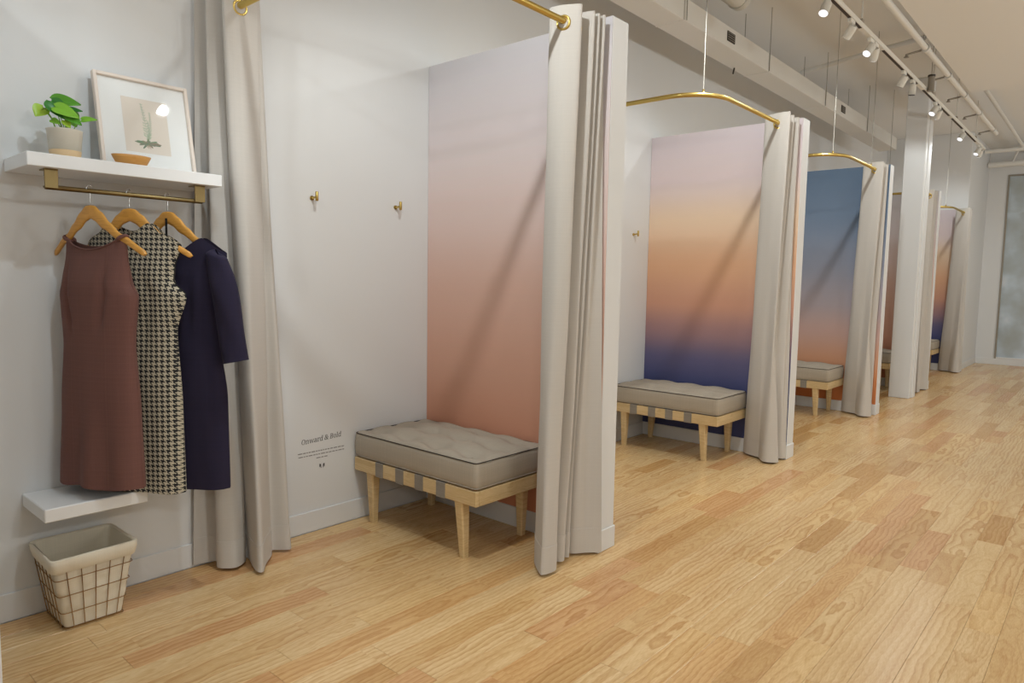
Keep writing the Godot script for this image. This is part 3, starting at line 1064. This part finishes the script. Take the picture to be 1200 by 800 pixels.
func text_mesh(s: String, size: float) -> TextMesh:
	var f := SystemFont.new()
	f.font_names = PackedStringArray(["Droid Serif"])
	f.font_italic = true
	var m := TextMesh.new()
	m.text = s
	m.font = f
	m.font_size = 64
	m.pixel_size = size / 64.0
	m.depth = 0.0006
	m.curve_step = 2.0
	return m

func lettering() -> void:
	var t := thing("wall_lettering", "small dark lettering with an emblem on the white wall beside the first bench", "lettering", Vector3(0.0006, 0, -1.952), PI / 2)
	var hd := obj("heading", text_mesh("Onward & Bold", 0.044), M.ink, t, Vector3(0, 0.462, 0))
	hd.transform.basis = Basis(Vector3(0.72, 0.03, 0), Vector3(0.10, 0.8, 0), Vector3(0, 0, 1))
	var st := begin()
	var r := RandomNumberGenerator.new()
	r.seed = 12
	var lines := [[0.402, 0.135], [0.385, 0.132], [0.367, 0.032]]
	for l in lines:
		var x: float = -l[1]
		while x < l[1]:
			var w := r.randf_range(0.007, 0.026)
			w = min(w, l[1] - x)
			add_box(st, Vector3(x + w / 2, l[0], 0), Vector3(w, 0.0042, 0.0006), 0.0001)
			x += w + 0.0045
	obj("small_print", done(st), mat(c255(132, 128, 126), 0.9), t)
	var st2 := begin()
	for s in [-1.0, 1.0]:
		for k in 2:
			var pts := [Vector3(s * (0.003 + k * 0.008), 0.309 + 0.003 * k, 0), Vector3(s * (0.010 + k * 0.005), 0.320, 0), Vector3(s * (0.012 + k * 0.003), 0.335, 0), Vector3(s * (0.006 + k * 0.005), 0.331, 0)]
			var c: Vector3 = (pts[0] + pts[1] + pts[2] + pts[3]) / 4.0 - Vector3(0, 0, 1)
			quad_out(st2, pts[0] + Vector3(0, 0, 0.0004), pts[1] + Vector3(0, 0, 0.0004), pts[2] + Vector3(0, 0, 0.0004), pts[3] + Vector3(0, 0, 0.0004), c)
	obj("emblem", done(st2), M.ink, t)

# ------------------------------------------------------------------ floor
func make_floor() -> void:
	var f := struct("floor", span(Vector3(-0.2, -0.15, -14.4), Vector3(7.2, -0.013, 3.2), 0.0), mat(c255(176, 134, 84), 0.6))
	var tex := wood_atlas(1024, 16, 64, c255(238, 210, 162), c255(192, 142, 86), 5, 0.108, 1.8, 0.010)
	var mats := []
	for c in [[255, 252, 248], [252, 246, 238], [244, 234, 220], [255, 248, 236], [232, 214, 190], [253, 249, 245], [246, 230, 212], [240, 218, 204]]:
		var m := mat(c255(c[0], c[1], c[2]), 0.24)
		m.albedo_texture = tex
		m.metallic_specular = 0.5
		mats.append(m)
	var pw := 0.108
	var all := []
	rng.seed = 404
	var rows := 65
	for r in rows:
		var x0 := 0.012 + r * pw
		var z := -0.1 + rng.randf_range(0.0, 0.9)
		if r > 28: z = 3.0
		while z > -14.0:
			var len_ := rng.randf_range(0.42, 1.35)
			if rng.randf() < 0.2: len_ = rng.randf_range(0.28, 0.5)
			if r > 28: len_ = 3.4
			var z1: float = max(z - len_, -14.02)
			if z - z1 > 0.02: all.append([x0, min(x0 + pw, 7.0), z, z1])
			z = z1
	var eye := Vector2(2.97, 0.0)
	all.sort_custom(func(a, b): return rank(a, eye) < rank(b, eye))
	var rest := []
	for k in mats.size(): rest.append(begin())
	var count := 0
	for i in all.size():
		var a: Array = all[i]
		var which := rng.randi() % mats.size()
		if rng.randf() < 0.35: which = rng.randi() % 2
		if count < 296 and rank(a, eye) < 1000.0:
			var st := begin()
			plank(st, a)
			obj("plank", done(st), mats[which], f)
			count += 1
		else:
			plank(rest[which], a)
	var am := ArrayMesh.new()
	for k in mats.size():
		rest[k].generate_normals()
		am = rest[k].commit(am)
		am.surface_set_material(am.get_surface_count() - 1, mats[k])
	var o := obj("planks", am, null, f)
	o.set_meta("kind", "stuff")

func rank(a: Array, eye: Vector2) -> float:
	var c := Vector2((a[0] + a[1]) / 2, (a[2] + a[3]) / 2)
	# what the lens cannot see comes last
	var d := c - eye
	var ahead := Vector2(-0.659, -0.752)
	var side := Vector2(0.752, -0.659)
	var fwd := d.dot(ahead)
	if fwd < 0.6 or abs(d.dot(side)) > fwd * 0.80 + 0.3: return 1000.0 + d.length()
	return d.length()

func plank(st: SurfaceTool, a: Array) -> void:
	var g := 0.00035
	var b := 0.0009
	var x0: float = a[0] + g
	var x1: float = a[1] - g
	var z0: float = a[2] - g
	var z1: float = a[3] + g
	var s := rng.randi() % 16
	var u0 := rng.randf()
	var flip := rng.randf() < 0.5
	var lift := rng.randf_range(-0.0003, 0.0003)
	var P := func(x: float, y: float, z: float) -> void:
		var u := u0 + (z0 - z) / 1.8
		var v := clampf((x - a[0]) / 0.108, 0.02, 0.98)
		if flip: v = 1.0 - v
		st.set_uv(Vector2(u, (s + v) / 16.0))
		st.add_vertex(Vector3(x, y, z))
	var Q := func(p: Array, q: Array, r: Array, t: Array) -> void:
		for k in [p, q, r, p, r, t]: P.call(k[0], k[1], k[2])
	var yt := lift
	var ym := lift - b
	# top, then the eased edges, then the long sides
	Q.call([x0 + b, yt, z0 - b], [x0 + b, yt, z1 + b], [x1 - b, yt, z1 + b], [x1 - b, yt, z0 - b])
	Q.call([x0, ym, z0], [x0, ym, z1], [x0 + b, yt, z1 + b], [x0 + b, yt, z0 - b])
	Q.call([x1 - b, yt, z0 - b], [x1 - b, yt, z1 + b], [x1, ym, z1], [x1, ym, z0])
	Q.call([x0, ym, z0], [x0 + b, yt, z0 - b], [x1 - b, yt, z0 - b], [x1, ym, z0])
	Q.call([x0 + b, yt, z1 + b], [x0, ym, z1], [x1, ym, z1], [x1 - b, yt, z1 + b])
	Q.call([x0, -0.0125, z0], [x0, -0.0125, z1], [x0, ym, z1], [x0, ym, z0])
	Q.call([x1, ym, z0], [x1, ym, z1], [x1, -0.0125, z1], [x1, -0.0125, z0])

# ------------------------------------------------------------------ overhead
func overhead() -> void:
	var d := thing("air_duct", "long cream rectangular air duct hung along the wall above the fitting rooms", "duct")
	var seams := [3.0, -1.4, -2.9, -4.4, -5.886, -7.339, -8.824, -10.2]
	for i in seams.size() - 1:
		obj("duct_section", span(Vector3(0.39, 3.035, seams[i + 1] + 0.002), Vector3(0.6, 3.185, seams[i] - 0.002), 0.003), M.duct, d)
		obj("seam_flange", span(Vector3(0.387, 3.032, seams[i + 1] - 0.004), Vector3(0.603, 3.188, seams[i + 1] + 0.004), 0.001), M.duct, d)
	for z in [-5.886, -7.339, -8.824, -4.4]:
		obj("seam_line", box(Vector3(0.002, 0.15, 0.006), 0.0004, Vector3(0.6035, 3.11, z)), M.grey_metal, d)
	for z in [-5.14, -7.92, -2.2]:
		var g := obj("grille", span(Vector3(0.6, 3.078, z - 0.065), Vector3(0.606, 3.148, z + 0.065), 0.001), M.dark, d)
		for k in 4:
			obj("slat", box(Vector3(0.004, 0.004, 0.124), 0.0008, Vector3(0.608, 3.089 + k * 0.016, z)), M.grey_metal, g)
	for z in [-4.43, -5.886, -7.339, -8.824]:
		obj("hanger_rod", tube([Vector3(0.607, 3.04, z), Vector3(0.607, 3.34 if z > -5.3 else CEIL, z)], 0.0028, 6), M.wire_white, d)
		obj("hanger_rod", tube([Vector3(0.383, 3.04, z), Vector3(0.383, CEIL, z)], 0.0028, 6), M.wire_white, d)
	obj("damper_handle", tube([Vector3(0.42, 3.035, -5.62), Vector3(0.42, 2.985, -5.60)], 0.007, 8), M.dark, d)

	var rd := thing("round_pipe", "thick white round pipe with a capped end under the ceiling above the duct", "pipe")
	obj("pipe_body", tube([Vector3(0.61, 3.43, 3.0), Vector3(0.61, 3.43, -5.2)], 0.085, 24), M.white_metal, rd)
	obj("end_cap", tube([Vector3(0.61, 3.43, -5.2), Vector3(0.61, 3.43, -5.26), Vector3(0.61, 3.43, -5.275)], [0.09, 0.09, 0.075], 24), M.white_metal, rd)

	var sp := thing("sprinkler_pipe", "cream sprinkler pipe running along the edge of the lowered ceiling", "pipe")
	obj("main_pipe", tube([Vector3(1.545, 3.29, 3.0), Vector3(1.545, 3.29, -11.2)], 0.025, 14), M.duct, sp)
	for z in [-6.9, -7.9, -8.8, -9.8, -10.9]:
		obj("coupling", tube([Vector3(1.545, 3.29, z - 0.035), Vector3(1.545, 3.29, z + 0.035)], 0.033, 14), M.duct, sp)
		obj("side_outlet", tube([Vector3(1.545, 3.285, z), Vector3(1.40, 3.265, z)], 0.009, 8), M.grey_metal, sp)
		obj("sprinkler_head", lathe(arr([0.0, 0.02, 0.01, 0.02, 0.012, 0.0, 0.022, -0.004, 0.022, -0.008, 0.0, -0.009]), 12), M.grey_metal, sp, Vector3(1.40, 3.25, z))
	var bp := thing("branch_pipe", "thin cream pipe crossing below the ceiling from duct to sprinkler pipe", "pipe")
	obj("pipe_body", tube([Vector3(0.3, 3.45, -7.5), Vector3(1.52, 3.40, -6.95)], 0.022, 12), M.duct, bp)
	var fp := thing("ceiling_pipe", "thin cream pipe running down the ceiling beyond the lowered part", "pipe", Vector3.ZERO, 0.0, "thin pipes at the far end")
	obj("pipe_body", tube([Vector3(1.66, 3.44, -8.8), Vector3(1.63, 3.44, -13.95)], 0.022, 10), M.duct, fp)
	var f2 := thing("ceiling_pipe", "cream pipe crossing high in front of the far window, lower of two", "pipe", Vector3.ZERO, 0.0, "thin pipes at the far end")
	obj("pipe_body", tube([Vector3(1.15, 3.25, -13.75), Vector3(4.2, 3.25, -13.75)], 0.042, 12), M.duct, f2)
	obj("hanger_rod", tube([Vector3(1.46, 3.25, -13.75), Vector3(1.56, CEIL, -13.75)], 0.018, 8), M.duct, f2)
	var f3 := thing("ceiling_pipe", "cream pipe crossing high near the far window, upper of two", "pipe", Vector3.ZERO, 0.0, "thin pipes at the far end")
	obj("pipe_body", tube([Vector3(1.15, 3.40, -13.3), Vector3(4.2, 3.40, -13.3)], 0.03, 12), M.duct, f3)

	var tr := thing("light_track", "long cream lighting track hung on thin rods below the ceiling", "light track")
	obj("rail", span(Vector3(1.435, 3.055, -11.0), Vector3(1.469, 3.09, 3.0), 0.002), M.white_metal, tr)
	for s in [[2.9, -1.0], [-1.1, -4.0], [-4.1, -5.35], [-5.95, -7.1], [-7.35, -8.6], [-8.75, -10.3]]:
		obj("conductor_slot", span(Vector3(1.442, 3.0530, s[1]), Vector3(1.462, 3.0555, s[0]), 0.0002), M.track_slot, tr)
	for z in [-1.6, -3.4, -5.37, -7.75, -9.0, -10.3]:
		obj("hanging_rod", tube([Vector3(1.452, 3.09, z), Vector3(1.452, CEIL, z)], 0.005, 6), M.white_metal, tr)
		obj("rod_clip", span(Vector3(1.440, 3.09, z - 0.02), Vector3(1.464, 3.12, z + 0.02), 0.003), M.grey_metal, tr)
	var pd := thing("pendant_speaker", "small brown cylinder hanging from the ceiling beside the lighting track", "speaker", Vector3(1.5, 0, -7.42))
	obj("cylinder_body", tube([Vector3(0, 3.18, 0), Vector3(0, 3.175, 0), Vector3(0, 3.05, 0)], [0.024, 0.028, 0.028], 16), M.grey_metal, pd)
	obj("cap", tube([Vector3(0, 3.18, 0), Vector3(0, 3.195, 0)], 0.031, 16), M.dark, pd)
	obj("cord", tube([Vector3(0, 3.19, 0), Vector3(0, CEIL, 0)], 0.003, 6), M.grey_metal, pd)

# ------------------------------------------------------------------ the scene
func _ready() -> void:
	rng.seed = 1
	# camera, sky, exposure
	var cam := Camera3D.new()
	cam.name = "camera"
	add_child(cam)
	cam.transform = Transform3D(Basis(Vector3(0.75055, 0.01743, -0.66058), Vector3(-0.07168, 0.99590, -0.05517), Vector3(0.65691, 0.08876, 0.74872)).orthonormalized(), Vector3(2.969, 1.27, 0.0))
	cam.fov = rad_to_deg(2.0 * atan(400.0 / 815.0))
	cam.near = 0.05
	cam.far = 60.0
	var we := WorldEnvironment.new()
	we.name = "world_environment"
	var env := Environment.new()
	env.background_mode = Environment.BG_COLOR
	env.background_color = c255(200, 212, 228)
	env.background_energy_multiplier = 0.6
	env.tonemap_mode = Environment.TONE_MAPPER_LINEAR
	env.tonemap_exposure = 0.264
	env.sdfgi_enabled = true
	env.ssao_enabled = true
	env.ssil_enabled = true
	we.environment = env
	add_child(we)
	make_materials()
	# the track lamps, and fill globes added out of view over the shop floor
	var heads := [  # z, side offset, aim, energy, angle, lit
		[1.30, Vector3(0.3, 1.3, -0.6), 1.8, 62.0, true], [0.36, Vector3(0.1, 1.1, -1.1), 2.2, 52.0, true],  # heads at this near end are out of view, placed to light walls and rooms
		[-1.35, Vector3(0.5, 0.9, -2.7), 5.8, 50.0, true], [-0.95, Vector3(0.05, 0.85, -0.55), 3.0, 38.0, true],
		[-1.88, Vector3(0.15, 0.9, -1.5), 1.2, 50.0, true],
		[-3.66, Vector3(0.5, 0.9, -5.1), 5.8, 50.0, true], [-3.90, Vector3(0.4, 0.8, -2.2), 2.0, 58.0, true],
		[-4.62, Vector3(1.2, 0.6, -3.2), 1.6, 55.0, true],
		[-5.14, Vector3(0.6, 2.2, -5.7), 0.0, 50.0, false], [-5.62, Vector3(0.7, 1.0, -4.0), 2.0, 58.0, true],
		[-5.74, Vector3(0.5, 0.9, -7.5), 5.8, 50.0, true],
		[-6.62, Vector3(1.0, 2.3, -6.9), 0.0, 50.0, false], [-6.95, Vector3(1.4, 2.2, -7.0), 0.0, 50.0, false],
		[-7.90, Vector3(0.5, 0.8, -6.4), 1.6, 50.0, true], [-8.08, Vector3(0.3, 1.0, -9.8), 1.3, 45.0, true],
		[-9.42, Vector3(0.5, 0.8, -8.0), 1.6, 50.0, true],
		[-10.55, Vector3(0.5, 0.8, -9.4), 1.8, 50.0, true], [-10.72, Vector3(0.6, 1.0, -12.2), 3.6, 55.0, true]]
	var words := ["out of view beyond the left edge, lighting the shelf wall", "out of view nearer the camera than the shelf, lighting the dresses", "out of view, lighting the first bench and its gradient", "out of view over the shelves, lighting the wall beside the low shelf", "out of view over the lettered wall, lighting the left curtain", "out of view, lighting the second bench and its gradient", "out of view over the second rod, lighting the first fitting room", "at the top edge of the view", "faintly seen left of the rail, dark", "glowing brightest below the rail, nearest of a pair", "glowing small, lower of the nearest pair", "dark, tilted left before the column", "dark, over the top of the column", "glowing low of the pair right of the column", "glowing high of the pair right of the column", "glowing alone between the column and the far wall", "glowing high of the farthest pair", "glowing low of the farthest pair"]
	for i in heads.size():
		var h: Array = heads[i]
		track_spot("white track spotlight " + words[i], Vector3(1.452, 3.055, h[0]), h[1], h[2], h[3], h[4], "", Color(0.87, 0.94, 0.98) if i == 3 else LAMP)
	for i in 6:
		fill_globe(["first", "second", "third", "fourth", "fifth", "last"][i], Vector3(4.6, 2.3, 1.3 - 2.6 * i), 4.1)

	# the room
	make_floor()
	struct("wall_back", span(Vector3(-0.15, -0.15, -14.3), Vector3(0.0, CEIL, 3.15), 0.0), M.wall)
	struct("wall_right", span(Vector3(7.0, -0.15, -14.3), Vector3(7.15, CEIL, 3.15), 0.0), M.wall)
	struct("wall_front", span(Vector3(-0.15, -0.15, 3.0), Vector3(7.15, CEIL, 3.15), 0.0), M.wall)
	struct("ceiling", span(Vector3(-0.15, CEIL, -14.3), Vector3(7.15, CEIL + 0.15, 3.15), 0.0), M.ceiling)
	struct("trim_1", span(Vector3(1.60, 3.30, -8.76), Vector3(7.0, CEIL, 3.0), 0.004), M.ceiling)
	# closing wall of the row, then the far wall with its window
	struct("wall_end", span(Vector3(0.0, 0.0, -14.0), Vector3(1.13, CEIL, -12.28), 0.004), M.wall)
	var wl := begin()
	add_box(wl, Vector3(1.265, 1.775, -14.08), Vector3(0.27, 3.55, 0.16), 0.0)
	add_box(wl, Vector3(5.1, 1.775, -14.08), Vector3(3.8, 3.55, 0.16), 0.0)
	add_box(wl, Vector3(2.3, 0.05, -14.08), Vector3(1.8, 0.1, 0.16), 0.0)
	add_box(wl, Vector3(2.3, 3.33, -14.08), Vector3(1.8, 0.44, 0.16), 0.0)
	struct("wall_far", done(wl), M.wall)
	var win := struct("window_1", span(Vector3(1.40, 0.10, -14.05), Vector3(1.425, 3.11, -13.985), 0.002), M.grey_metal)
	obj("window_frame", span(Vector3(1.425, 3.085, -14.05), Vector3(3.2, 3.11, -13.985), 0.002), M.grey_metal, win)
	obj("window_frame", span(Vector3(1.425, 0.10, -14.05), Vector3(3.2, 0.125, -13.985), 0.002), M.trim, win)
	obj("window_frame", span(Vector3(2.3, 0.125, -14.05), Vector3(2.325, 3.085, -13.99), 0.002), M.grey_metal, win)
	var film := mat(Color.WHITE, 0.3)
	var nt := NoiseTexture2D.new()
	nt.width = 512
	nt.height = 512
	var fn := FastNoiseLite.new()
	fn.seed = 8
	fn.frequency = 0.007
	fn.fractal_octaves = 4
	nt.noise = fn
	var gr := Gradient.new()
	gr.colors = PackedColorArray([c255(176, 182, 180), c255(190, 200, 206), c255(206, 218, 228), c255(236, 242, 250)])
	gr.offsets = PackedFloat32Array([0.0, 0.45, 0.7, 1.0])
	nt.color_ramp = gr
	film.albedo_texture = nt
	film.uv1_triplanar = true
	film.uv1_scale = Vector3.ONE * 0.4
	film.backlight_enabled = true
	film.backlight = Color(0.35, 0.38, 0.42)
	obj("pane", span(Vector3(1.42, 0.12, -14.03), Vector3(2.31, 3.09, -14.02), 0.0005), film, win)
	obj("pane", span(Vector3(2.32, 0.12, -14.03), Vector3(3.2, 3.09, -14.02), 0.0005), film, win)
	# baseboards
	var zs := [[3.0, -0.25], [-0.38, -2.65], [-2.78, -5.06], [-5.19, -7.46], [-7.59, -9.78], [-9.91, -12.28]]
	for i in zs.size():
		struct("baseboard_back" if i == 0 else "baseboard_back_%d" % i, span(Vector3(0.0, 0.0, zs[i][1]), Vector3(0.009, 0.104, zs[i][0]), 0.002), M.trim)
	struct("baseboard_end", span(Vector3(1.13, 0.0, -14.0), Vector3(1.142, 0.104, -12.27), 0.002), M.trim)
	struct("baseboard_far", span(Vector3(1.142, 0.0, -14.0), Vector3(7.0, 0.104, -13.988), 0.002), M.trim)

	# partitions with their printed gradients (height above the floor, colour)
	var pink := gradient_mat([[2.44, 212, 208, 212], [2.0, 224, 212, 212], [1.6, 230, 206, 200], [1.2, 224, 184, 168], [0.8, 220, 170, 148], [0.45, 218, 156, 128], [0.0, 212, 142, 110]])
	var dusk := gradient_mat([[2.44, 218, 206, 212], [2.05, 226, 208, 208], [1.75, 238, 208, 180], [1.4, 232, 182, 146], [1.1, 216, 162, 138], [0.88, 170, 134, 138], [0.66, 104, 100, 138], [0.48, 76, 82, 130], [0.0, 66, 72, 118]])
	var night := gradient_mat([[2.44, 96, 116, 140], [2.0, 112, 130, 154], [1.5, 144, 150, 168], [1.1, 176, 166, 174], [0.8, 206, 172, 164], [0.5, 222, 164, 130], [0.3, 214, 136, 86], [0.0, 206, 120, 66]])
	partition("white partition at the bottom left corner of the view, nearest the camera", -0.23, null)
	partition("white partition with a lavender to salmon gradient behind the first bench", -2.65, pink)
	partition("white partition with a pink, orange and navy sunset gradient behind the second bench", -5.06, dusk)
	partition("white partition with a slate blue to peach gradient behind the third bench", -7.46, night)
	partition("white partition with a pale pink gradient, mostly hidden by the square column", -9.78, pink)
	var mu := thing("mural", "orange to navy gradient wall covering in the farthest fitting room", "mural", Vector3(0, 0, -12.274))
	var ms := begin()
	add_sheet(ms, Vector3(0.002, 0.105, 0), Vector3(1.12, 2.428, 0))
	obj("printed_sheet", done(ms), dusk, mu, Vector3(0, 0, 0.003))
	obj("baseboard", span(Vector3(0.012, 0, 0.0), Vector3(1.13, 0.104, 0.012), 0.002), M.trim, mu)

	var col := thing("column", "square white column standing from floor to ceiling in front of the fourth fitting room", "column")
	obj("shaft", span(Vector3(1.0, 0.0, -9.1), Vector3(1.212, CEIL, -8.84), 0.006), M.wall, col)
	obj("corner_trim", span(Vector3(1.206, 0.0, -9.09), Vector3(1.222, CEIL, -8.94), 0.004), M.wall, col)

	# rods, curtains
	rod("brass curtain rod of the first fitting room, cut by the top edge", -1.45, 1.125, -2.65, 0.27, [Vector2(0.95, -1.53)])
	rod("curved brass curtain rod of the second fitting room", -3.73, 1.135, -5.06, 0.27, [Vector2(1.06, -3.81)])
	rod("curved brass curtain rod of the third fitting room, before the blue gradient", -6.10, 1.14, -7.46, 0.27, [Vector2(1.06, -6.18), Vector2(1.14, -7.02)])
	rod("brass curtain rod of the fourth fitting room, mostly behind the column", -9.18, 1.14, -9.78, 0.2, [Vector2(0.78, -9.18)])
	rod("small curved brass curtain rod of the farthest fitting room", -10.95, 1.13, -12.28, 0.27, [Vector2(1.06, -11.03)])
	var TA := arr([1.045, -2.41, 1.06, -2.385, 1.11, -2.39, 1.155, -2.41, 1.185, -2.44, 1.11, -2.475, 1.05, -2.49, 1.12, -2.505, 1.188, -2.53, 1.10, -2.545, 1.19, -2.565, 1.10, -2.58, 1.195, -2.595, 1.15, -2.615, 1.165, -2.632])
	var BA := arr([1.03, -2.40, 1.09, -2.33, 1.16, -2.265, 1.183, -2.262, 1.184, -2.345, 1.10, -2.39, 1.075, -2.41, 1.145, -2.422, 1.152, -2.454, 1.085, -2.468, 1.146, -2.49, 1.08, -2.515, 1.13, -2.535, 1.17, -2.59, 1.228, -2.640])
	var TB := arr([1.02, -4.84, 1.035, -4.80, 1.10, -4.775, 1.16, -4.76, 1.212, -4.775, 1.14, -4.83, 1.06, -4.85, 1.14, -4.865, 1.195, -4.89, 1.10, -4.915, 1.06, -4.935, 1.14, -4.95, 1.20, -4.975, 1.15, -5.02, 1.165, -5.04])
	var BB := arr([0.90, -5.02, 0.95, -4.97, 1.03, -4.93, 1.06, -4.92, 1.12, -4.84, 1.17, -4.835, 1.205, -4.89, 1.13, -4.93, 1.08, -4.945, 1.13, -4.955, 1.165, -4.97, 1.13, -4.985, 1.17, -5.0, 1.19, -5.02, 1.205, -5.042])
	var BC := BB.duplicate()
	BC[13] = Vector2(1.16, -5.02)
	BC[14] = Vector2(1.15, -5.03)
	var TL := arr([0.16, -1.56, 0.17, -1.545, 0.18, -1.535, 0.195, -1.53, 0.205, -1.48, 0.205, -1.43, 0.20, -1.385, 0.165, -1.40, 0.14, -1.46, 0.12, -1.40, 0.10, -1.36, 0.07, -1.42, 0.045, -1.40, 0.03, -1.345])
	var BL := arr([0.12, -1.70, 0.165, -1.67, 0.11, -1.61, 0.173, -1.569, 0.245, -1.505, 0.298, -1.455, 0.225, -1.46, 0.11, -1.49, 0.15, -1.45, 0.174, -1.395, 0.125, -1.35, 0.05, -1.385, 0.03, -1.33, 0.025, -1.29])
	curtain("pale linen curtain gathered against the wall between the navy dress and the lettering", TL, BL, 0.0, [Vector2(0.205, -1.45), Vector2(0.14, -1.45), Vector2(0.07, -1.45)], Vector3(1, 0, 0))
	curtain("pale linen curtain gathered at the partition right of the first bench", TA, BA, 0.0, [Vector2(1.125, -2.392), Vector2(1.125, -2.546)], Vector3(0.25, 0, 1).normalized())
	curtain("pale linen curtain gathered right of the orange and navy gradient", TB, BB, 0.0, [Vector2(1.135, -4.768), Vector2(1.135, -4.83), Vector2(1.135, -4.865)], Vector3(0.25, 0, 1).normalized())
	curtain("pale linen curtain gathered right of the slate blue gradient", TB, BC, -2.40, [Vector2(1.14, -4.768), Vector2(1.14, -4.83)], Vector3(0.25, 0, 1).normalized())
	curtain("pale linen curtain gathered just right of the square column", TA, BA, -7.13, [Vector2(1.14, -2.4), Vector2(1.14, -2.472)], Vector3(0.25, 0, 1).normalized())
	curtain("pale linen curtain of the farthest fitting room, at the end of the row", TB, BB, -7.22, [Vector2(1.13, -4.768), Vector2(1.13, -4.83)], Vector3(0.25, 0, 1).normalized())

	# benches
	bench("grey tufted bench with pale wood legs in the nearest fitting room", -2.14)
	bench("grey tufted bench with pale wood legs before the orange and navy gradient", -4.55)
	bench("grey tufted bench with pale wood legs before the slate blue gradient", -6.95)
	bench("grey tufted bench barely showing left of the square column", -9.27)
	bench("grey tufted bench barely showing in the farthest fitting room", -11.77)

	shelf_corner()
	wall_hook("brass wall hook nearer the left curtain, above the lettering", -1.905)
	wall_hook("brass wall hook nearer the salmon gradient of the first fitting room", -2.416)
	wall_hook("brass wall hook in the second fitting room", -4.822)
	lettering()
	overhead()
